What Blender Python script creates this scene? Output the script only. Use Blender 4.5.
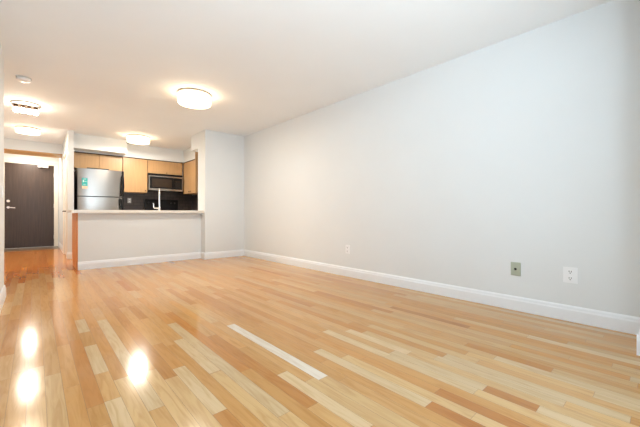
import bpy, bmesh, math, random
from mathutils import Vector, Matrix
C = bpy.context.scene.collection
for _o in list(bpy.data.objects):
    bpy.data.objects.remove(_o, do_unlink=True)

# ------------------------------------------------------------------ camera
cam_d = bpy.data.cameras.new('camera')
cam_d.sensor_width = 36.0
cam_d.lens = 314.0 / 640.0 * 36.0
cam_d.clip_start = 0.02
cam = bpy.data.objects.new('camera', cam_d); C.objects.link(cam)
cam.location = (0, 0, 0.86)
cam.rotation_euler = (math.radians(90), 0, math.radians(-42.2))
bpy.context.scene.camera = cam

# ------------------------------------------------------------------ world, daylight, exposure
world = bpy.data.worlds.new('daylight'); bpy.context.scene.world = world
world.use_nodes = True
bg = world.node_tree.nodes['Background']
_nt = world.node_tree
_tc = _nt.nodes.new('ShaderNodeTexCoord'); _sx = _nt.nodes.new('ShaderNodeSeparateXYZ'); _rp = _nt.nodes.new('ShaderNodeValToRGB')
_mr = _nt.nodes.new('ShaderNodeMapRange'); _mr.inputs[1].default_value = -1.0; _mr.inputs[2].default_value = 1.0
_nt.links.new(_tc.outputs['Generated'], _sx.inputs[0]); _nt.links.new(_sx.outputs['Z'], _mr.inputs[0]); _nt.links.new(_mr.outputs[0], _rp.inputs[0])
_rp.color_ramp.elements[0].position = 0.44; _rp.color_ramp.elements[0].color = (0.77, 0.905, 1.0, 1)     # unseen ground and haze below the horizon, brightened to lift the ceiling
_rp.color_ramp.elements[1].position = 0.60; _rp.color_ramp.elements[1].color = (0.18, 0.225, 0.27, 1)     # overcast sky
_nt.links.new(_rp.outputs[0], bg.inputs[0])
bg.inputs[1].default_value = 5.9
pl = bpy.data.lights.new('window_portal', 'AREA'); pl.shape = 'RECTANGLE'
pl.size, pl.size_y = 2.14, 2.3
pl.cycles.is_portal = True
po = bpy.data.objects.new('window_portal', pl); C.objects.link(po)
po.location = (0.83, -0.42, 1.17); po.rotation_euler = (math.radians(90), 0, math.radians(180))
LAMP = 7.0        # radiance of the lit shades
vs = bpy.context.scene.view_settings
vs.view_transform = 'Standard'
try: vs.look = 'None'
except Exception: pass
vs.gamma = 1.0; vs.use_curve_mapping = False
vs.exposure = 0.37

# ------------------------------------------------------------------ materials
def srgb(r, g, b):
    f = lambda v: (v/255/12.92) if v/255 <= 0.04045 else ((v/255+0.055)/1.055)**2.4
    return (f(r), f(g), f(b), 1)

def mat(name, col, rough=0.5, metal=0.0, noise=0.0, scale=8.0, stretch=(1,1,1), bump=0.0, bscale=200.0, spec=0.5, coat=0.0):
    m = bpy.data.materials.new(name); m.use_nodes = True
    nt = m.node_tree; b = nt.nodes['Principled BSDF']
    b.inputs['Roughness'].default_value = rough
    b.inputs['Metallic'].default_value = metal
    b.inputs['Specular IOR Level'].default_value = spec
    b.inputs['Coat Weight'].default_value = coat
    b.inputs['Coat Roughness'].default_value = 0.1
    tc = nt.nodes.new('ShaderNodeTexCoord'); mp = nt.nodes.new('ShaderNodeMapping')
    mp.inputs['Scale'].default_value = stretch
    nt.links.new(tc.outputs['Object'], mp.inputs[0])
    n = nt.nodes.new('ShaderNodeTexNoise'); n.inputs['Scale'].default_value = scale; n.inputs['Detail'].default_value = 6
    nt.links.new(mp.outputs[0], n.inputs[0])
    r = nt.nodes.new('ShaderNodeValToRGB')
    r.color_ramp.elements[0].position = 0.3; r.color_ramp.elements[1].position = 0.7
    r.color_ramp.elements[0].color = tuple(max(0, c*(1-noise)) for c in col[:3])+(1,)
    r.color_ramp.elements[1].color = tuple(min(1, c*(1+noise*0.6)) for c in col[:3])+(1,)
    nt.links.new(n.outputs['Fac'], r.inputs[0]); nt.links.new(r.outputs[0], b.inputs['Base Color'])
    if bump:
        n2 = nt.nodes.new('ShaderNodeTexNoise'); n2.inputs['Scale'].default_value = bscale
        nt.links.new(tc.outputs['Object'], n2.inputs[0])
        bp = nt.nodes.new('ShaderNodeBump'); bp.inputs['Strength'].default_value = bump; bp.inputs['Distance'].default_value = 0.002
        nt.links.new(n2.outputs['Fac'], bp.inputs['Height']); nt.links.new(bp.outputs[0], b.inputs['Normal'])
    return m

def emit(name, col, s):
    m = bpy.data.materials.new(name); m.use_nodes = True
    b = m.node_tree.nodes['Principled BSDF']
    b.inputs['Base Color'].default_value = (0.9, 0.88, 0.84, 1)
    b.inputs['Emission Color'].default_value = col
    b.inputs['Emission Strength'].default_value = s
    return m

M = {}
M['wall'] = mat('warm_white_paint', (0.775, 0.805, 0.815, 1), 0.75, noise=0.012, scale=2, bump=0.05, bscale=350)
M['ceil'] = mat('ceiling_paint', (0.90, 0.935, 0.955, 1), 0.85, noise=0.01, scale=2)
M['trim'] = mat('white_gloss_trim', (0.87, 0.90, 0.93, 1), 0.35, noise=0.01)
M['cream'] = mat('cream_paint', (0.84, 0.79, 0.70, 1), 0.5, noise=0.01)
M['maple'] = mat('maple_veneer', srgb(186, 148, 103), 0.38, noise=0.08, scale=3.0, stretch=(9, 9, 0.9))
M['maple_edge'] = mat('maple_edge', srgb(214, 132, 48), 0.4, noise=0.12, scale=3.0, stretch=(9, 9, 0.9))
M['header_orange'] = mat('orange_lining', srgb(205, 152, 84), 0.45, noise=0.1, scale=4, stretch=(0.8, 8, 8))
M['gapdark'] = mat('gap_shade', (0.03, 0.022, 0.016, 1), 0.7)  # near-black, stands for the shade in the gap above cabinet doors
M['steel'] = mat('brushed_steel', (0.42, 0.39, 0.36, 1), 0.26, 1.0, noise=0.05, scale=6, stretch=(1, 1, 60))
M['chrome'] = mat('chrome', (0.85, 0.85, 0.86, 1), 0.12, 1.0)
M['nickel'] = mat('satin_nickel', (0.78, 0.76, 0.72, 1), 0.3, 1.0)
M['bronze'] = mat('dull_bronze', (0.09, 0.05, 0.03, 1), 0.4, 0.8)
M['black'] = mat('black_enamel', (0.008, 0.008, 0.009, 1), 0.3, spec=0.25)
M['blackmat'] = mat('black_plastic', (0.018, 0.018, 0.018, 1), 0.5)
M['glassdark'] = mat('dark_oven_glass', (0.04, 0.027, 0.018, 1), 0.3, noise=0.2, scale=12, spec=0.25)
M['doorwood'] = mat('dark_espresso_veneer', srgb(64, 47, 37), 0.33, noise=0.35, scale=3.0, stretch=(14, 14, 0.7))
M['plate'] = mat('white_plate', (0.90, 0.92, 0.94, 1), 0.3)
M['greyplate'] = mat('sage_grey_plate', srgb(176, 182, 164), 0.4)
M['silverplate'] = mat('grey_plate', srgb(205, 205, 202), 0.4)
M['slot'] = mat('dark_slot', (0.02, 0.02, 0.02, 1), 0.6)
M['counter'] = mat('pale_quartz', srgb(238, 234, 226), 0.3, noise=0.06, scale=60)
M['paper_teal'] = mat('teal_paper', srgb(52, 178, 176), 0.6, noise=0.1, scale=30)
M['paper_cream'] = mat('cream_paper', srgb(250, 214, 184), 0.6)
M['paper_white'] = mat('white_paper', srgb(236, 244, 244), 0.6)
M['lamp'] = emit('lit_warm_shade', (1.0, 0.74, 0.47, 1), LAMP)
M['ring'] = mat('lamp_ring', (0.42, 0.38, 0.33, 1), 0.3, 0.9)
M['sill'] = mat('outside_concrete', (0.5, 0.5, 0.49, 1), 0.8, noise=0.1)

def tile_mat(name, c1, c2, mortar, w, h, rough, axis='XZ', msize=0.003):
    m = bpy.data.materials.new(name); m.use_nodes = True
    nt = m.node_tree; b = nt.nodes['Principled BSDF']; b.inputs['Roughness'].default_value = rough
    tc = nt.nodes.new('ShaderNodeTexCoord'); sp = nt.nodes.new('ShaderNodeSeparateXYZ'); cb = nt.nodes.new('ShaderNodeCombineXYZ')
    nt.links.new(tc.outputs['Object'], sp.inputs[0])
    nt.links.new(sp.outputs[axis[0]], cb.inputs[0]); nt.links.new(sp.outputs[axis[1]], cb.inputs[1])
    br = nt.nodes.new('ShaderNodeTexBrick'); br.offset = 0.0 if w == h else 0.5
    br.inputs['Color1'].default_value = c1; br.inputs['Color2'].default_value = c2; br.inputs['Mortar'].default_value = mortar
    br.inputs['Scale'].default_value = 1; br.inputs['Brick Width'].default_value = w; br.inputs['Row Height'].default_value = h
    br.inputs['Mortar Size'].default_value = msize
    nt.links.new(cb.outputs[0], br.inputs['Vector']); nt.links.new(br.outputs['Color'], b.inputs['Base Color'])
    return m
M['splash'] = tile_mat('dark_backsplash_tile', srgb(74, 63, 60), srgb(62, 53, 51), srgb(36, 32, 31), 0.15, 0.075, 0.3)
M['splash_side'] = tile_mat('dark_backsplash_tile_side', srgb(74, 63, 60), srgb(62, 53, 51), srgb(36, 32, 31), 0.15, 0.075, 0.3, 'YZ')
M['entrytile'] = tile_mat('grey_beige_entry_tile', srgb(112, 94, 76), srgb(104, 88, 72), srgb(84, 72, 60), 0.3, 0.3, 0.3, 'XY', 0.004)

# plank floor: colour held per board, grain procedural
def floor_material():
    m = bpy.data.materials.new('maple_strip_floor'); m.use_nodes = True
    nt = m.node_tree; b = nt.nodes['Principled BSDF']
    at = nt.nodes.new('ShaderNodeAttribute'); at.attribute_name = 'board'
    seed = nt.nodes.new('ShaderNodeAttribute'); seed.attribute_name = 'seed'
    tc = nt.nodes.new('ShaderNodeTexCoord'); mp = nt.nodes.new('ShaderNodeMapping')
    mp.inputs['Scale'].default_value = (26, 2.2, 1)
    add = nt.nodes.new('ShaderNodeVectorMath'); add.operation = 'ADD'
    nt.links.new(tc.outputs['Object'], mp.inputs[0]); nt.links.new(mp.outputs[0], add.inputs[0]); nt.links.new(seed.outputs['Vector'], add.inputs[1])
    n = nt.nodes.new('ShaderNodeTexNoise'); n.inputs['Scale'].default_value = 1.3; n.inputs['Detail'].default_value = 7; n.inputs['Distortion'].default_value = 1.6
    nt.links.new(add.outputs[0], n.inputs[0])
    rp = nt.nodes.new('ShaderNodeValToRGB')
    rp.color_ramp.elements[0].position = 0.30; rp.color_ramp.elements[0].color = (0.84, 0.74, 0.60, 1)
    rp.color_ramp.elements[1].position = 0.56; rp.color_ramp.elements[1].color = (1.05, 1.05, 1.05, 1)
    nt.links.new(n.outputs['Fac'], rp.inputs[0])
    mx = nt.nodes.new('ShaderNodeMix'); mx.data_type = 'RGBA'; mx.blend_type = 'MULTIPLY'; mx.inputs[0].default_value = 0.75
    nt.links.new(at.outputs['Color'], mx.inputs[6]); nt.links.new(rp.outputs[0], mx.inputs[7])
    nt.links.new(mx.outputs[2], b.inputs['Base Color'])
    b.inputs['Roughness'].default_value = 0.13
    b.inputs['Specular IOR Level'].default_value = 0.36
    n3 = nt.nodes.new('ShaderNodeTexNoise'); n3.inputs['Scale'].default_value = 5.0
    nt.links.new(tc.outputs['Object'], n3.inputs[0])
    bp = nt.nodes.new('ShaderNodeBump'); bp.inputs['Strength'].default_value = 0.06; bp.inputs['Distance'].default_value = 0.004
    nt.links.new(n3.outputs['Fac'], bp.inputs['Height']); nt.links.new(bp.outputs[0], b.inputs['Normal'])
    return m
M['floor'] = floor_material()
M['gap'] = mat('board_gap', srgb(120, 78, 44), 0.6)

# ------------------------------------------------------------------ mesh helpers
def bx(bm, x0, x1, y0, y1, z0, z1, bevel=0.0, seg=2):
    r = bmesh.ops.create_cube(bm, size=1.0)
    vsl = r['verts']
    for v in vsl:
        v.co = Vector(((x0+x1)/2 + v.co.x*(x1-x0), (y0+y1)/2 + v.co.y*(y1-y0), (z0+z1)/2 + v.co.z*(z1-z0)))
    if bevel > 0:
        es = list({e for v in vsl for e in v.link_edges})
        bmesh.ops.bevel(bm, geom=es, offset=bevel, segments=seg, affect='EDGES', profile=0.5)
def prism(bm, pts, axis, a0, a1):
    """pts: 2-D outline; extruded along axis from a0 to a1"""
    def P(p, a):
        if axis == 'X': return (a, p[0], p[1])
        if axis == 'Y': return (p[0], a, p[1])
        return (p[0], p[1], a)
    A = [bm.verts.new(P(p, a0)) for p in pts]; B = [bm.verts.new(P(p, a1)) for p in pts]
    n = len(pts)
    bm.faces.new(A[::-1]); bm.faces.new(B)
    for i in range(n):
        bm.faces.new((A[i], A[(i+1) % n], B[(i+1) % n], B[i]))
def lathe(bm, prof, cx=0, cy=0, n=48, z=0):
    rings = []
    for r, h in prof:
        if r < 1e-6: rings.append([bm.verts.new((cx, cy, z+h))])
        else: rings.append([bm.verts.new((cx+r*math.cos(2*math.pi*k/n), cy+r*math.sin(2*math.pi*k/n), z+h)) for k in range(n)])
    for a, b in zip(rings, rings[1:]):
        for k in range(n):
            k2 = (k+1) % n
            if len(a) == 1 and len(b) == 1: continue
            if len(a) == 1: bm.faces.new((a[0], b[k2], b[k]))
            elif len(b) == 1: bm.faces.new((a[k], a[k2], b[0]))
            else: bm.faces.new((a[k], a[k2], b[k2], b[k]))
def tube(bm, pts, r, n=12):
    pts = [Vector(p) for p in pts]; rings = []
    up = Vector((0, 0, 1))
    for i, p in enumerate(pts):
        d = (pts[min(i+1, len(pts)-1)] - pts[max(i-1, 0)]).normalized()
        ref = up if abs(d.dot(up)) < 0.95 else Vector((1, 0, 0))
        u = d.cross(ref).normalized(); v = d.cross(u).normalized()
        if rings:
            # keep ring orientation continuous
            u0 = last_u - d*last_u.dot(d)
            if u0.length > 1e-4: u = u0.normalized(); v = d.cross(u).normalized()
        last_u = u
        rr = r[i] if isinstance(r, (list, tuple)) else r
        rings.append([bm.verts.new(p + (u*math.cos(2*math.pi*k/n) + v*math.sin(2*math.pi*k/n))*rr) for k in range(n)])
    for a, b in zip(rings, rings[1:]):
        for k in range(n): bm.faces.new((a[k], a[(k+1) % n], b[(k+1) % n], b[k]))
    bm.faces.new(rings[0][::-1]); bm.faces.new(rings[-1])
def obj(name, bm, material, parent=None, smooth=False, origin=None):
    bmesh.ops.recalc_face_normals(bm, faces=bm.faces)
    if origin is not None:
        bmesh.ops.translate(bm, verts=bm.verts, vec=-Vector(origin))
    me = bpy.data.meshes.new(name); bm.to_mesh(me); bm.free()
    me.materials.append(material)
    if smooth:
        for p in me.polygons: p.use_smooth = True
        try: me.set_sharp_from_angle(angle=math.radians(35))
        except Exception: pass
    o = bpy.data.objects.new(name, me); C.objects.link(o)
    if origin is not None: o.location = origin
    if parent: o.parent = parent
    return o
def box(name, x0, x1, y0, y1, z0, z1, material, parent=None, bevel=0.0):
    bm = bmesh.new(); bx(bm, x0, x1, y0, y1, z0, z1, bevel)
    return obj(name, bm, material, parent)
def boxes(name, L, material, parent=None, bevel=0.0):
    bm = bmesh.new()
    for b in L: bx(bm, *b, bevel)
    return obj(name, bm, material, parent)
def struct(o): o['kind'] = 'structure'; return o
def tag(o, label, cat, group=None):
    o['label'] = label; o['category'] = cat
    if group: o['group'] = group
    return o
def thing(name, label, cat, loc=(0, 0, 0), group=None):
    o = bpy.data.objects.new(name, None); C.objects.link(o); o.empty_display_size = 0.1
    o.location = loc
    return tag(o, label, cat, group)

# ------------------------------------------------------------------ key dimensions (metres)
WR = 3.17       # right wall
WL = -0.24      # left wall
H = 2.44        # ceiling
YB = 5.81       # end wall of the living room
YP = 6.16       # back of that wall
XP = 2.36       # its free end
YD = 10.8       # entry door plane
XH = 0.46       # hall face of the kitchen/hall wall
XK = 3.10       # kitchen right wall
YK = 8.50       # kitchen back wall
YW = 0.107       # window wall, room face
TOPC = 2.125    # top of wall cabinets
BOTC = 1.345

# ------------------------------------------------------------------ floor
def build_floor():
    rnd = random.Random(11)
    base_cols = [(srgb(217, 163, 98), 9), (srgb(220, 169, 106), 9), (srgb(222, 174, 113), 6), (srgb(214, 157, 92), 7),
                 (srgb(207, 147, 84), 3), (srgb(225, 182, 124), 3), (srgb(200, 134, 72), 1)]
    hall_bag = [srgb(216, 142, 66), srgb(210, 132, 58), srgb(204, 124, 52), srgb(220, 150, 78)]  # more orange hall boards, with the warm lamplight put into their colour
    bag = [c for c, w in base_cols for _ in range(w)]
    bm = bmesh.new()
    cl = bm.loops.layers.float_color.new('board'); sl = bm.loops.layers.float_color.new('seed')
    W = 0.0655; g = 0.0005
    def board(x0, x1, y0, y1, col):
        vs_ = [bm.verts.new((x0+g, y0+g, 0)), bm.verts.new((x1-g, y0+g, 0)), bm.verts.new((x1-g, y1-g, 0)), bm.verts.new((x0+g, y1-g, 0))]
        f = bm.faces.new(vs_)
        s = (rnd.uniform(0, 50), rnd.uniform(0, 50), rnd.uniform(0, 50), 1)
        k = rnd.uniform(0.79, 0.90)
        for l in f.loops: l[cl] = (col[0]*k, col[1]*k, col[2]*k, 1); l[sl] = s
    pale = srgb(240, 226, 206)
    # boards the photograph singles out: (x, y0, y1, colour)
    K = lambda k: 1.117 + W*k
    light = srgb(230, 198, 152); mid = srgb(225, 185, 130); orange = srgb(207, 144, 80); brown = srgb(200, 138, 80)
    special = [(K(0), 1.206, 2.262, pale), (K(-13), 2.83, 3.19, light), (K(-13), 2.046, 2.52, light), (K(-13), 1.30, 1.72, light), (K(-11), 1.51, 3.06, light),
               (K(-6), 1.645, 2.234, light), (K(-6), 1.00, 1.64, mid), (K(-8), 1.30, 1.83, light), (K(-14), 1.714, 2.7, orange), (K(-3), 1.064, 2.152, orange),
               (K(-4), 1.55, 2.9, orange), (K(-5), 1.1, 2.6, light), (K(-2), 0.80, 1.392, light), (K(7), 1.13, 1.68, light), (K(3), 0.72, 1.476, light),
               (K(4), 0.55, 1.30, mid), (K(15), 0.42, 0.885, orange), (K(13), -0.3, 0.231, light), (K(8), 0.38, 0.60, brown), (K(11), 0.1, 0.9, light),
               (K(-16), 1.2, 2.2, mid), (K(-10), 1.1, 1.9, mid), (K(20), 1.0, 1.7, brown), (K(18), 1.6, 2.6, brown), (K(12), 2.2, 3.1, brown)]
    x = -1.0 - ((-1.0 - (1.117 - W/2)) % W)
    x -= W
    while x < 3.24:
        y = -0.38 - rnd.uniform(0, 0.8); end = 9.95
        mids = sorted([(s[1], s[2], s[3]) for s in special if abs(s[0] - (x + W/2)) < W/2])
        while y < end:
            L = rnd.choice([0.45, 0.6, 0.8, 1.0, 1.2, 1.5]) * rnd.uniform(0.85, 1.15)
            col = rnd.choice(bag)
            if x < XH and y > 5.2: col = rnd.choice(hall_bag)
            if y < 1.3 and rnd.random() < 0.35: col = rnd.choice([light, mid, mid])
            nxt = [m_ for m_ in mids if m_[0] > y + 1e-4]
            hit = [m_ for m_ in mids if abs(m_[0] - y) < 1e-3]
            if hit: L = hit[0][1] - hit[0][0]; col = hit[0][2]
            elif nxt and y + L > nxt[0][0] - 0.08: L = nxt[0][0] - y
            y1 = min(y + L, end)
            a, b = max(y, -0.38), y1
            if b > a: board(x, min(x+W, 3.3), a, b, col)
            y = y1
        x += W
    bmesh.ops.recalc_face_normals(bm, faces=bm.faces)
    for f in bm.faces:
        if f.normal.z < 0: f.normal_flip()
    # slab below, showing in the joints
    me_dummy = None
    before = set(bm.faces)
    bx(bm, -1.06, 3.3, -0.38, 9.95, -0.08, -0.0015)
    new = [f for f in bm.faces if f not in before]
    me = bpy.data.meshes.new('floor')
    for f in new: f.material_index = 1
    bm.to_mesh(me); bm.free()
    me.materials.append(M['floor']); me.materials.append(M['gap'])
    o = bpy.data.objects.new('floor', me); C.objects.link(o)
    return struct(o)
build_floor()
struct(box('floor', -1.06, 0.56, 9.951, 11.05, -0.08, 0.0, M['entrytile']))

# ------------------------------------------------------------------ ceiling and walls
struct(box('ceiling', -1.06, 3.3, -0.38, 11.05, H, H+0.12, M['ceil']))
struct(box('wall_right', WR, WR+0.13, -0.38, YB, 0, H, M['wall']))
# window wall: piers, lintel round a wide balcony opening; the photographer stands in it
struct(boxes('wall_window', [(1.90, WR-0.0005, -0.38, YW-0.30, 0, H), (2.72, WR-0.0005, YW-0.299, YW-0.002, 0, H), (-0.36, 1.90, -0.38, YW-0.30, 2.34, H)], M['wall']))
struct(box('wall_left', WL-0.12, WL, -0.38, 4.60, 0, H, M['wall']))
struct(boxes('wall_hall_left', [(-1.06, -0.94, 4.48, 10.8, 0, H), (-0.94, WL-0.12, 4.48, 4.60, 0, H)], M['wall']))
struct(boxes('wall_back', [(XP, WR+0.13, YB, YP, 0, H), (XP, WR+0.13, YP, 6.53, 2.134, H)], M['wall']))
struct(box('wall_kitchen_right', XK, XK+0.2, YP, YK+0.12, 0, H, M['wall']))
struct(box('wall_kitchen_back', XH+0.1, XK, YK, YK+0.12, 0, H, M['wall']))
# hall/kitchen partition with the side door opening
DY0, DY1, DZ = 7.80, 8.60, 2.04
struct(boxes('wall_partition', [(XH, XH+0.086, 7.60, DY0, 0, H), (XH, XH+0.1, DY1, YD, 0, H), (XH, XH+0.1, DY0, DY1, DZ, H)], M['wall']))
# entry wall round the door
EX0, EX1, EZ = -0.575, 0.385, 2.13
struct(boxes('wall_entry', [(-1.06, EX0, YD, YD+0.14, 0, H), (EX1, XH+0.1, YD, YD+0.14, 0, H), (EX0, EX1, YD, YD+0.14, EZ, H)], M['wall']))
# bulkheads
struct(box('trim_1', XH+0.0865, 1.475, 7.86, 8.15, 2.160, H, M['wall']))            # over the refrigerator
struct(box('trim_2', XH+0.1005, 2.757, 8.1505, YK, TOPC+0.012, H, M['wall']))             # over the back cabinets
struct(box('trim_3', 2.7575, XK, 7.222, YK, TOPC+0.012, H, M['wall']))             # over the side cabinets
struct(box('trim_4', -0.94, XH, 9.28, 9.86, 2.215, H, M['wall']))                    # lowered beam before the entry
struct(box('trim_5', -0.94, XH, 9.27, 9.87, 2.20, 2.2145, M['header_orange']))         # its thin orange-brown underside
# half wall of the peninsula
struct(box('wall_peninsula', 0.48, XP-0.0005, 6.0, 6.10, 0, 0.868, M['wall']))

# ------------------------------------------------------------------ baseboards (profiled)
BP = [(0, 0), (0.016, 0), (0.016, 0.088), (0.012, 0.098), (0.010, 0.112), (0.004, 0.122), (0, 0.124)]
def base_y(name, x, sgn, y0, y1):      # runs along Y on a wall face at x; sgn = direction into the room
    bm = bmesh.new(); prism(bm, [(x+sgn*p[0], p[1]) for p in BP], 'Y', y0, y1); return struct(obj(name, bm, M['trim']))
def base_x(name, y, sgn, x0, x1):
    bm = bmesh.new(); prism(bm, [(y+sgn*p[0], p[1]) for p in BP], 'X', x0, x1); return struct(obj(name, bm, M['trim']))
base_y('baseboard_right', WR, -1, YW, YB)
base_x('baseboard_back', YB, -1, XP-0.016, WR-0.017)
base_y('baseboard_back', XP, -1, YB-0.0, 5.983)
base_x('baseboard_peninsula', 6.0, -1, 0.478, XP-0.017)
base_y('baseboard_left', WL, 1, -0.3, 4.60)
base_x('baseboard_left', 4.60, 1, -0.92, WL+0.0)
base_x('baseboard_window', YW-0.002, 1, 2.72, WR-0.017)
base_y('baseboard_window', 2.72, -1, YW-0.28, YW+0.014)
base_x('baseboard_window', YW-0.30, 1, 1.90, 2.703)
base_x('baseboard_partition', 7.60, -1, XH-0.016, XH+0.086)
base_y('baseboard_partition', XH, -1, 7.60, DY0-0.072)
base_y('baseboard_partition', XH, -1, DY1+0.072, 10.78)
base_y('baseboard_hall', -0.94, 1, 4.62, 10.78)

# ------------------------------------------------------------------ window with frame behind the camera
bm = bmesh.new()
for x0, x1 in ((-0.24, -0.19), (0.80, 0.85), (1.85, 1.90)): bx(bm, x0, x1, -0.36, -0.31, 0.03, 2.34)
bx(bm, -0.24, 1.90, -0.36, -0.31, 2.29, 2.34); bx(bm, -0.24, 1.90, -0.36, -0.31, 0.0, 0.05)
struct(obj('window_1', bm, M['trim']))

# ------------------------------------------------------------------ entry door
d1 = struct(bpy.data.objects.new('door_1', None)); C.objects.link(d1)
boxes('door_frame', [(EX0-0.055, EX0, YD-0.018, YD-0.001, 0, EZ+0.055), (EX1, EX1+0.06, YD-0.018, YD-0.001, 0, EZ+0.055), (EX0, EX1, YD-0.018, YD-0.001, EZ, EZ+0.055),
                     (EX0+0.001, EX0+0.02, YD, YD+0.13, 0, EZ-0.001), (EX1-0.02, EX1-0.001, YD, YD+0.13, 0, EZ-0.001), (EX0+0.02, EX1-0.02, YD, YD+0.13, EZ-0.02, EZ-0.001)], M['cream'], d1)
leaf = box('door_leaf', EX0+0.021, EX1-0.021, YD+0.012, YD+0.056, 0.006, EZ-0.021, M['doorwood'], d1, bevel=0.002)
box('threshold', EX0, EX1, YD-0.02, YD+0.14, 0.0, 0.005, M['nickel'], d1)
bm = bmesh.new()
lx, lz, yy = EX0+0.085, 1.01, YD+0.012
tube(bm, [(lx, yy, lz), (lx, yy-0.012, lz)], 0.028, 20)
tube(bm, [(lx, yy-0.01, lz), (lx, yy-0.05, lz), (lx+0.012, yy-0.06, lz), (lx+0.06, yy-0.06, lz-0.004), (lx+0.125, yy-0.056, lz-0.012)], 0.0105, 12)
obj('lever_handle', bm, M['nickel'], leaf, True)
bm = bmesh.new()
tube(bm, [(lx, yy, lz+0.155), (lx, yy-0.014, lz+0.155), (lx, yy-0.02, lz+0.155)], [0.031, 0.031, 0.022], 20)
bx(bm, lx-0.006, lx+0.006, yy-0.034, yy-0.018, lz+0.135, lz+0.175, 0.002)
obj('deadbolt', bm, M['nickel'], leaf, True)
bm = bmesh.new(); tube(bm, [(-0.095, yy, 1.52), (-0.095, yy-0.006, 1.52)], 0.013, 16); obj('peephole', bm, M['bronze'], leaf, True)
cl_ = boxes('door_closer', [(0.05, 0.25, YD-0.052, YD-0.0185, EZ-0.09, EZ-0.03)], M['plate'], d1, bevel=0.006)
bm = bmesh.new(); tube(bm, [(0.10, YD-0.036, EZ-0.092), (0.10, YD-0.12, EZ-0.102), (0.27, YD-0.03, EZ-0.102)], 0.012, 8); obj('closer_arm', bm, M['bronze'], cl_)
bm = bmesh.new()
for z in (0.25, 1.06, 1.86): tube(bm, [(EX1-0.02, YD+0.006, z-0.05), (EX1-0.02, YD+0.006, z+0.05)], 0.007, 10)
obj('hinge', bm, M['nickel'], d1, True)

# side door in the partition
d2 = struct(bpy.data.objects.new('door_2', None)); C.objects.link(d2)
xf = XH
boxes('door_frame', [(xf-0.018, xf-0.001, DY0-0.07, DY0, 0, DZ+0.07), (xf-0.018, xf-0.001, DY1, DY1+0.07, 0, DZ+0.07), (xf-0.018, xf-0.001, DY0, DY1, DZ, DZ+0.07)], M['cream'], d2)
leaf2 = box('door_leaf', xf+0.008, xf+0.044, DY0+0.004, DY1-0.004, 0.006, DZ-0.004, M['cream'], d2, bevel=0.002)
boxes('door_panel', [(xf+0.003, xf+0.0085, DY0+0.12, DY1-0.12, 0.25, 0.85), (xf+0.003, xf+0.0085, DY0+0.12, DY1-0.12, 1.05, 1.88)], M['cream'], leaf2, bevel=0.002)
bm = bmesh.new()
tube(bm, [(xf+0.008, DY0+0.08, 0.905), (xf-0.006, DY0+0.08, 0.905)], 0.027, 18)
tube(bm, [(xf-0.004, DY0+0.08, 0.905), (xf-0.045, DY0+0.08, 0.905), (xf-0.055, DY0+0.09, 0.905), (xf-0.055, DY0+0.2, 0.902)], 0.0115, 12)
obj('lever_handle', bm, M['bronze'], leaf2, True)['label'] = 'dark bronze lever handle'

# ------------------------------------------------------------------ peninsula
pc = thing('base_cabinet', 'maple base cabinet run behind the white half wall, its orange wood end panel showing', 'cabinet', (1.4, 6.45, 0))
def under(o, root):
    o.parent = root; o.matrix_parent_inverse = Matrix.Translation(-Vector(root.location)); return o
under(box('cabinet_body', 0.50, 2.355, 6.105, 6.72, 0.10, 0.866, M['maple']), pc)
bm = bmesh.new()
prism(bm, [(6.003, 0.0), (6.68, 0.0), (6.68, 0.10), (6.76, 0.10), (6.76, 0.866), (6.003, 0.866)], 'X', 0.462, 0.479)
under(obj('end_panel', bm, M['maple_edge']), pc)
under(box('toe_kick', 0.50, 2.355, 6.64, 6.66, 0.0, 0.10, M['maple_edge']), pc)
for i in range(4):
    a = 0.505 + i*0.4625
    d = under(box('door', a, a+0.456, 6.722, 6.741, 0.105, 0.86, M['maple'], bevel=0.002), pc)
    bm = bmesh.new(); kx = a+0.42 if i % 2 == 0 else a+0.036
    tube(bm, [(kx, 6.741, 0.78), (kx, 6.755, 0.78), (kx, 6.765, 0.78)], [0.006, 0.006, 0.013], 14)
    k = obj('knob', bm, M['nickel'], d, True)
# worktop (with the sink cut out of it)
SX0, SX1, SY0, SY1 = 1.42, 1.98, 6.32, 6.66
ct = boxes('countertop', [(0.395, XP-0.001, 5.865, SY0, 0.870, 0.915), (0.395, SX0, SY0, SY1, 0.870, 0.915), (SX1, XP-0.001, SY0, SY1, 0.870, 0.915),
                          (0.395, XP-0.001, SY1, 6.775, 0.870, 0.915)], M['counter'])
tag(ct, 'long pale stone breakfast bar top on the white half wall', 'countertop')
snk = boxes('sink', [(SX0+0.002, SX0+0.006, SY0+0.002, SY1-0.002, 0.8705, 0.914), (SX1-0.006, SX1-0.002, SY0+0.002, SY1-0.002, 0.8705, 0.914),
                     (SX0+0.002, SX1-0.002, SY0+0.002, SY0+0.006, 0.8705, 0.914), (SX0+0.002, SX1-0.002, SY1-0.006, SY1-0.002, 0.8705, 0.914),
                     (SX0+0.002, SX1-0.002, SY0+0.002, SY1-0.002, 0.8675, 0.8715)], M['steel'])
tag(snk, 'stainless steel sink set in the breakfast bar top below the faucet', 'sink')
fx, fy = 1.685, 6.235
fa = thing('kitchen_faucet', 'tall slim chrome kitchen faucet standing on the breakfast bar', 'faucet', (fx, fy, 0.915))
bm = bmesh.new(); lathe(bm, [(0, 0), (0.028, 0), (0.028, 0.006), (0.022, 0.012), (0.020, 0.06), (0.015, 0.068), (0, 0.068)], n=24)
obj('faucet_base', bm, M['chrome'], fa, True)
bm = bmesh.new()
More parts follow.
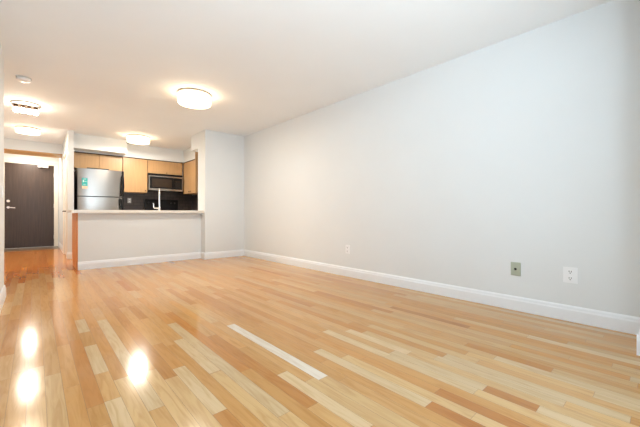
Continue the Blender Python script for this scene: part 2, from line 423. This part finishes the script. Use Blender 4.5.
pts = [(0, 0, 0.06), (-0.003, 0, 0.30)] + [(-0.003 - 0.0*k, 0.085 - 0.085*math.cos(a), 0.30 + 0.098*math.sin(a)) for k, a in enumerate([math.pi*j/12 for j in range(1, 12)])] + [(-0.003, 0.17, 0.29), (-0.003, 0.17, 0.24)]
pts = [(p[0]+0.27*p[1], p[1]*0.963, p[2]) for p in pts]; tube(bm, pts, 0.015, 14); obj('spout', bm, M['chrome'], fa, True)
bm = bmesh.new(); tube(bm, [(-0.018, 0, 0.045), (-0.085, 0, 0.045), (-0.096, 0, 0.055), (-0.10, 0, 0.135)], [0.014, 0.013, 0.011, 0.009], 12)
obj('lever', bm, M['chrome'], fa, True)

# ------------------------------------------------------------------ kitchen wall cabinets
YF = 8.15   # front of back cabinets
def knob(parent, p, d):
    bm = bmesh.new(); p = Vector(p); d = Vector(d)
    tube(bm, [p, p+d*0.014, p+d*0.016, p+d*0.024], [0.006, 0.006, 0.013, 0.012], 14)
    return obj('knob', bm, M['bronze'], parent, True)
def wall_cab(label, x0, x1, z0, z1, doors, knobs, front=YF):
    t = thing('wall_cabinet', label, 'cabinet', ((x0+x1)/2, YK, z0))
    under(box('cabinet_body', x0+0.001, x1-0.001, front+0.021, YK-0.002, z0, z1, M['maple']), t)
    under(box('top_gap_shade', x0+0.001, x1-0.001, front+0.008, front+0.021, z1-0.008, z1+0.010, M['gapdark']), t)  # shade of the gap under the soffit, made as a dark strip
    w = (x1-x0)/doors
    for i in range(doors):
        a = x0+i*w
        d = under(box('door', a+0.004, a+w-0.004, front, front+0.019, z0+0.002, z1-0.010, M['maple'], bevel=0.0015), t)
        if knobs: knob(d, (knobs[i], front, z0+(0.045 if z1-z0 > 0.5 else 0.03)), (0, -1, 0))
    return t
wall_cab('maple cabinet with two doors above the steel refrigerator', 0.58, 1.445, 1.80, TOPC, 2, None)
wall_cab('tall single-door maple wall cabinet between refrigerator and microwave', 1.452, 1.945, BOTC, TOPC, 1, [1.90])
wall_cab('short maple wall cabinet directly above the microwave', 1.95, 2.735, 1.81, TOPC, 1, [2.36])
# side run, facing the left
sc = thing('wall_cabinet', 'maple wall cabinet on the right side wall of the kitchen, right of the microwave', 'cabinet', (XK, 7.7, BOTC))
under(box('cabinet_body', 2.778, XK-0.002, 7.222, 8.148, BOTC, TOPC, M['maple']), sc)
under(box('top_gap_shade', 2.764, 2.778, 7.222, 8.148, TOPC-0.008, TOPC+0.010, M['gapdark']), sc)  # same dark strip for the gap shade on the side run
for i in range(2):
    a = 7.224+i*0.462
    d = under(box('door', 2.757, 2.776, a, a+0.458, BOTC+0.002, TOPC-0.010, M['maple'], bevel=0.0015), sc)
    knob(d, (2.757, a+(0.41 if i == 0 else 0.045), BOTC+0.045), (-1, 0, 0))
under(box('end_panel', 2.70, XK-0.002, 7.20, 7.2205, BOTC, H-0.002, M['maple']), sc)

# ------------------------------------------------------------------ refrigerator
fr = thing('refrigerator', 'stainless steel top-freezer refrigerator at the left of the kitchen', 'refrigerator', (0.98, 7.9, 0))
RX0, RX1 = 0.605, 1.372
under(box('fridge_body', RX0+0.004, RX1-0.004, 7.672, 8.44, 0.03, 1.735, M['blackmat'], bevel=0.006), fr)
def bowed(name, z0, z1):
    bm = bmesh.new(); a, b_ = RX0, RX1-0.03; n = 20
    pts = [(a, 7.668)] + [(a+(b_-a)*k/n, 7.592+0.030*abs(2*k/n-1)**2.6) for k in range(n+1)] + [(b_, 7.668)]
    prism(bm, pts, 'Z', z0, z1)
    o = obj(name, bm, M['steel'], None, True); return under(o, fr)
fd = bowed('freezer_door', 1.205, 1.74)
rd = bowed('fridge_door', 0.09, 1.188)
bm = bmesh.new(); bx(bm, RX1-0.0295, RX1, 7.602, 7.666, 1.205, 1.738, 0.006)
tube(bm, [(RX1-0.02, 7.60, 1.66), (RX1-0.018, 7.575, 1.60), (RX1-0.02, 7.555, 1.42), (RX1-0.03, 7.565, 1.27), (RX1-0.06, 7.60, 1.22)], [0.012, 0.016, 0.020, 0.020, 0.014], 12)
h = obj('handle', bm, M['black'], fd, True); h['label'] = 'curved black handle'
bm = bmesh.new(); bx(bm, RX1-0.0295, RX1, 7.602, 7.666, 0.092, 1.188, 0.006)
tube(bm, [(RX1-0.07, 7.60, 1.17), (RX1-0.055, 7.565, 1.12), (RX1-0.035, 7.555, 0.95), (RX1-0.03, 7.575, 0.72), (RX1-0.03, 7.60, 0.66)], [0.014, 0.022, 0.022, 0.016, 0.012], 12)
h = obj('handle', bm, M['black'], rd, True); h['label'] = 'curved black handle'
under(box('hinge_cover', 0.75, 1.11, 7.61, 7.70, 1.7405, 1.762, M['blackmat'], bevel=0.003), fr)
under(box('toe_grille', RX0+0.02, RX1-0.02, 7.66, 7.671, 0.0, 0.085, M['blackmat']), fr)
st = boxes('energy_sticker', [(0.668, 0.755, 7.5905, 7.5915, 1.395, 1.55)], M['paper_teal'])
tag(st, 'teal and cream paper sticker on the refrigerator freezer door', 'sticker')
box('sticker_footer', 0.668, 0.755, 7.5905, 7.5915, 1.345, 1.395, M['paper_cream'], st)
for q in ((0.69, 0.735, 1.525, 1.533), (0.685, 0.70, 1.47, 1.51), (0.71, 0.742, 1.48, 1.487), (0.69, 0.73, 1.42, 1.426)):
    box('print_mark', q[0], q[1], 7.5898, 7.5904, q[2], q[3], M['paper_white'], st)

# ------------------------------------------------------------------ microwave
mw = thing('microwave', 'stainless and black over-the-range microwave below a maple cabinet', 'microwave', (2.345, 8.3, 1.375))
MX0, MX1, MZ0, MZ1, MY = 1.957, 2.728, 1.405, 1.805, 8.10
under(box('microwave_body', MX0, MX1, MY+0.03, YK-0.012, MZ0, MZ1, M['blackmat']), mw)
under(box('vent_grille', MX0, MX1, MY, MY+0.0295, MZ1-0.045, MZ1, M['black'], bevel=0.003), mw)
dr = under(boxes('microwave_door', [(MX0, MX0+0.025, MY, MY+0.0295, MZ0, MZ1-0.047), (MX0+0.025, MX1-0.215, MY, MY+0.0295, MZ0, MZ0+0.05),
                          (MX0+0.025, MX1-0.215, MY, MY+0.0295, MZ1-0.075, MZ1-0.047)], M['steel']), mw)
box('door_window', MX0+0.0255, MX1-0.216, MY+0.004, MY+0.0285, MZ0+0.051, MZ1-0.076, M['black'], dr)
box('window_screen', MX0+0.075, MX1-0.262, MY+0.002, MY+0.0038, MZ0+0.085, MZ1-0.12, M['glassdark'], dr)
bm = bmesh.new(); tube(bm, [(MX1-0.235, MY, MZ0+0.04), (MX1-0.235, MY-0.03, MZ0+0.06), (MX1-0.235, MY-0.03, MZ1-0.11), (MX1-0.235, MY, MZ1-0.085)], 0.011, 10)
obj('handle', bm, M['black'], dr, True)
cp = under(box('control_panel', MX1-0.2145, MX1-0.02, MY+0.002, MY+0.0295, MZ0+0.042, MZ1-0.08, M['black']), mw)
under(boxes('panel_trim', [(MX1-0.0195, MX1, MY, MY+0.0295, MZ0, MZ1-0.047), (MX1-0.2145, MX1-0.0195, MY, MY+0.0295, MZ0, MZ0+0.0415), (MX1-0.2145, MX1-0.0195, MY, MY+0.0295, MZ1-0.0795, MZ1-0.047)], M['steel']), mw)
bm = bmesh.new()
for r in range(5):
    for c in range(3): bx(bm, MX1-0.175+c*0.045, MX1-0.145+c*0.045, MY, MY+0.0018, MZ0+0.06+r*0.03, MZ0+0.075+r*0.03)
obj('keypad', bm, M['blackmat'], cp)
box('display', MX1-0.175, MX1-0.055, MY, MY+0.0018, MZ0+0.222, MZ0+0.248, M['glassdark'], cp)

# ------------------------------------------------------------------ range, base cabinets and back worktops
rg = thing('range', 'black electric range with tall backguard below the microwave', 'stove', (2.33, 8.2, 0))
GX0, GX1 = 1.95, 2.71
under(box('range_body', GX0, GX1, 7.86, 8.47, 0.03, 0.90, M['black'], bevel=0.004), rg)
under(box('cooktop', GX0, GX1, 7.84, 8.40, 0.901, 0.918, M['black'], bevel=0.004), rg)
for cx_, cy_, r in ((2.14, 7.99, 0.10), (2.52, 7.99, 0.08), (2.14, 8.25, 0.08), (2.52, 8.25, 0.10)):
    bm = bmesh.new()
    tube(bm, [(cx_+(0.02+(r-0.02)*k/96)*math.cos(2*math.pi*k/24), cy_+(0.02+(r-0.02)*k/96)*math.sin(2*math.pi*k/24), 0.924) for k in range(97)], 0.005, 6)
    under(obj('burner_coil', bm, M['blackmat']), rg)
bgd = under(box('backguard', GX0, GX1, 8.401, 8.47, 0.901, 1.205, M['black'], bevel=0.008), rg)
for kx in (2.03, 2.12, 2.54, 2.63):
    bm = bmesh.new(); tube(bm, [(kx, 8.401, 1.12), (kx, 8.375, 1.12)], 0.02, 14); obj('knob', bm, M['blackmat'], bgd, True)
od = under(box('oven_door', GX0+0.005, GX1-0.005, 7.835, 7.859, 0.20, 0.80, M['black'], bevel=0.004), rg)
box('oven_window', GX0+0.12, GX1-0.12, 7.832, 7.8348, 0.35, 0.65, M['glassdark'], od)
bm = bmesh.new(); tube(bm, [(GX0+0.06, 7.835, 0.74), (GX0+0.06, 7.80, 0.74), (GX1-0.06, 7.80, 0.74), (GX1-0.06, 7.835, 0.74)], 0.01, 10); obj('handle', bm, M['steel'], od)

def base_cab(label, x0, x1, y0, y1, face):
    t = thing('base_cabinet', label, 'cabinet', ((x0+x1)/2, (y0+y1)/2, 0))
    if face == 'Y':
        under(box('cabinet_body', x0, x1, y0+0.021, y1, 0.10, 0.868, M['maple']), t)
        under(box('toe_kick', x0, x1, y0+0.08, y0+0.10, 0, 0.10, M['maple_edge']), t)
        d = under(box('door', x0+0.003, x1-0.003, y0, y0+0.0195, 0.105, 0.70, M['maple'], bevel=0.002), t); knob(d, (x1-0.05, y0, 0.65), (0, -1, 0))
        d = under(box('drawer', x0+0.003, x1-0.003, y0, y0+0.0195, 0.705, 0.862, M['maple'], bevel=0.002), t); knob(d, ((x0+x1)/2, y0, 0.78), (0, -1, 0))
    else:
        under(box('cabinet_body', x0+0.021, x1, y0, y1, 0.10, 0.868, M['maple']), t)
        under(box('toe_kick', x0+0.08, x0+0.10, y0, y1, 0, 0.10, M['maple_edge']), t)
        n = 2; w = (y1-y0)/n
        for i in range(n):
            d = under(box('door', x0, x0+0.0195, y0+i*w+0.002, y0+(i+1)*w-0.002, 0.105, 0.862, M['maple'], bevel=0.002), t); knob(d, (x0, y0+i*w+(w-0.05 if i == 0 else 0.05), 0.80), (-1, 0, 0))
    return t
base_cab('maple base cabinet between refrigerator and black range', 1.38, 1.945, 7.90, YK-0.002, 'Y')
base_cab('maple base cabinet along the right side wall of the kitchen', 2.735, XK-0.012, 6.60, 8.48, 'X')
tag(box('countertop', 1.378, 1.947, 7.87, YK-0.011, 0.870, 0.915, M['counter'], bevel=0.003), 'pale worktop between the refrigerator and the black range', 'countertop')
tag(box('countertop', 2.713, XK-0.011, 6.58, YK-0.011, 0.870, 0.915, M['counter'], bevel=0.003), 'pale worktop right of the black range along the side wall', 'countertop')
struct(box('trim_6', 1.345, XK-0.0105, YK-0.010, YK-0.0005, 0.90, BOTC+0.45, M['splash']))
struct(box('trim_7', XK-0.010, XK-0.0005, 6.20, YK-0.0105, 0.90, BOTC, M['splash_side']))

# ------------------------------------------------------------------ outlets and plates
def outlet_y(label, name, cat, x, yc, zc, sgn, w=0.075, h_=0.116, pm=None, kind='duplex'):
    """plate on a wall face x = const"""
    t = thing(name, label, cat, (x, yc, zc))
    f = sgn
    X = lambda a: sorted((a[0]*f, a[1]*f))
    a, b = X((0.0003, 0.006))
    box('cover_plate', a, b, -w/2, w/2, -h_/2, h_/2, pm or M['plate'], t, bevel=0.0015)
    if kind == 'duplex':
        for z in (-0.026, 0.026):
            a, b = X((0.006, 0.0085))
            bm = bmesh.new(); bx(bm, a, b, -0.017, 0.017, z-0.0165, z+0.0165, 0.001)
            s = obj('socket', bm, M['plate'], t)
            a, b = X((0.0084, 0.009))
            boxes('slots', [(a, b, -0.009, -0.005, z-0.002, z+0.010), (a, b, 0.005, 0.009, z-0.002, z+0.010), (a, b, -0.0035, 0.0035, z-0.012, z-0.006)], M['slot'], s)
    elif kind == 'jack':
        bm = bmesh.new(); tube(bm, [(0.006*f, 0, 0), (0.010*f, 0, 0)], 0.0165, 16); obj('bezel', bm, pm, t, True)
        bm = bmesh.new(); tube(bm, [(0.010*f, 0, 0), (0.0125*f, 0, 0)], 0.0105, 14); obj('jack', bm, M['slot'], t, True)
    else:
        a, b = X((0.006, 0.010)); box('rocker', a, b, -0.016, 0.016, -0.033, 0.033, M['plate'], t, bevel=0.001)
    return t
outlet_y('sage grey cable jack plate with black centre on the right wall', 'jack_plate', 'wall plate', WR, 0.90, 0.367, -1, 0.078, 0.118, M['greyplate'], 'jack')
outlet_y('white duplex outlet on the right wall, nearest the camera', 'wall_outlet', 'outlet', WR, 0.515, 0.367, -1, 0.092, 0.125)
outlet_y('small white duplex outlet midway along the right wall', 'wall_outlet', 'outlet', WR, 2.93, 0.37, -1)
outlet_y('white light switch plate near the end of the left wall', 'light_switch', 'switch', WL, 4.35, 1.07, 1, kind='rocker')
t = thing('wall_outlet', 'small grey outlet on the dark kitchen backsplash beside the refrigerator', 'outlet', (1.64, YK-0.010, 1.165))
box('cover_plate', -0.037, 0.037, -0.006, -0.0003, -0.058, 0.058, M['silverplate'], t, bevel=0.0015)
boxes('socket', [(-0.017, 0.017, -0.0085, -0.006, -0.043, -0.01), (-0.017, 0.017, -0.0085, -0.006, 0.01, 0.043)], M['plate'], t)

# ------------------------------------------------------------------ ceiling fixtures
def down_light(parent, r, z, watts):
    l = bpy.data.lights.new('bulb_light', 'AREA'); l.shape = 'DISK'; l.size = 2*r
    l.energy = watts; l.color = (1.0, 0.93, 0.83)
    o = bpy.data.objects.new('bulb_light', l); C.objects.link(o); o.parent = parent; o.location = (0, 0, z)
def drum(label, x, y, r, hgt, watts, z=H):
    t = thing('ceiling_light', label, 'ceiling light', (x, y, z))
    bm = bmesh.new(); lathe(bm, [(0, -0.0005), (r*0.93, -0.0005), (r*1.02, -0.006), (r*1.02, -0.022), (r*0.98, -0.024), (0, -0.024)], n=56); obj('mounting_ring', bm, M['ring'], t, True)
    bm = bmesh.new(); lathe(bm, [(r*0.97, -0.0245), (r, -0.03), (r, -hgt*0.55), (r*0.985, -hgt*0.56), (r*0.985, -hgt*0.585), (r, -hgt*0.595), (r, -hgt*0.9), (r*0.97, -hgt*0.98), (r*0.9, -hgt), (0, -hgt-0.004)], n=56)
    obj('lamp_shade', bm, M['lamp'], t, True)
    down_light(t, r*0.62, -hgt-0.008, watts)
    return t
drum('round white drum ceiling light in the living room, the largest lit lamp', 1.56, 4.19, 0.205, 0.135, 21)
drum('round white drum ceiling light over the kitchen', 1.57, 7.28, 0.20, 0.125, 30)
M['bulb'] = emit('lit_bulb', (1.0, 0.82, 0.62, 1), 70.0)
t = thing('ceiling_light', 'hallway ceiling light with a row of dark sockets and bare bulbs, nearest the living room', 'ceiling light', (-0.10, 6.22, H))
bm = bmesh.new(); lathe(bm, [(0, -0.0005), (0.165, -0.0005), (0.17, -0.008), (0.165, -0.018), (0.03, -0.024), (0, -0.024)], n=48); obj('canopy', bm, M['nickel'], t, True)
for k in range(4):
    x = -0.105+0.07*k
    bm = bmesh.new(); lathe(bm, [(0, -0.0245), (0.022, -0.0245), (0.024, -0.058), (0.016, -0.064), (0, -0.064)], cx=x, n=20); sk = obj('bulb_socket', bm, M['bronze'], t, True)
    bm = bmesh.new(); lathe(bm, [(0, -0.0645), (0.015, -0.0645), (0.020, -0.075), (0.031, -0.098), (0.030, -0.115), (0.020, -0.130), (0, -0.136)], cx=x, n=20); obj('bulb', bm, M['bulb'], sk, True)
drum('round ceiling light farther down the hallway, between the bare-bulb light and the beam', -0.10, 7.95, 0.17, 0.09, 18)
drum('round ceiling light by the entry door, beyond the lowered beam', -0.10, 10.3, 0.15, 0.16, 16)
sd = thing('smoke_detector', 'small round white smoke detector on the ceiling before the hallway', 'smoke detector', (-0.10, 5.02, H))
bm = bmesh.new(); lathe(bm, [(0, -0.0005), (0.072, -0.0005), (0.072, -0.012), (0, -0.013)], n=36); obj('base', bm, M['silverplate'], sd, True)
bm = bmesh.new(); lathe(bm, [(0.062, -0.0135), (0.066, -0.02), (0.064, -0.036), (0.045, -0.046), (0, -0.048)], n=36); obj('cover', bm, M['plate'], sd, True)
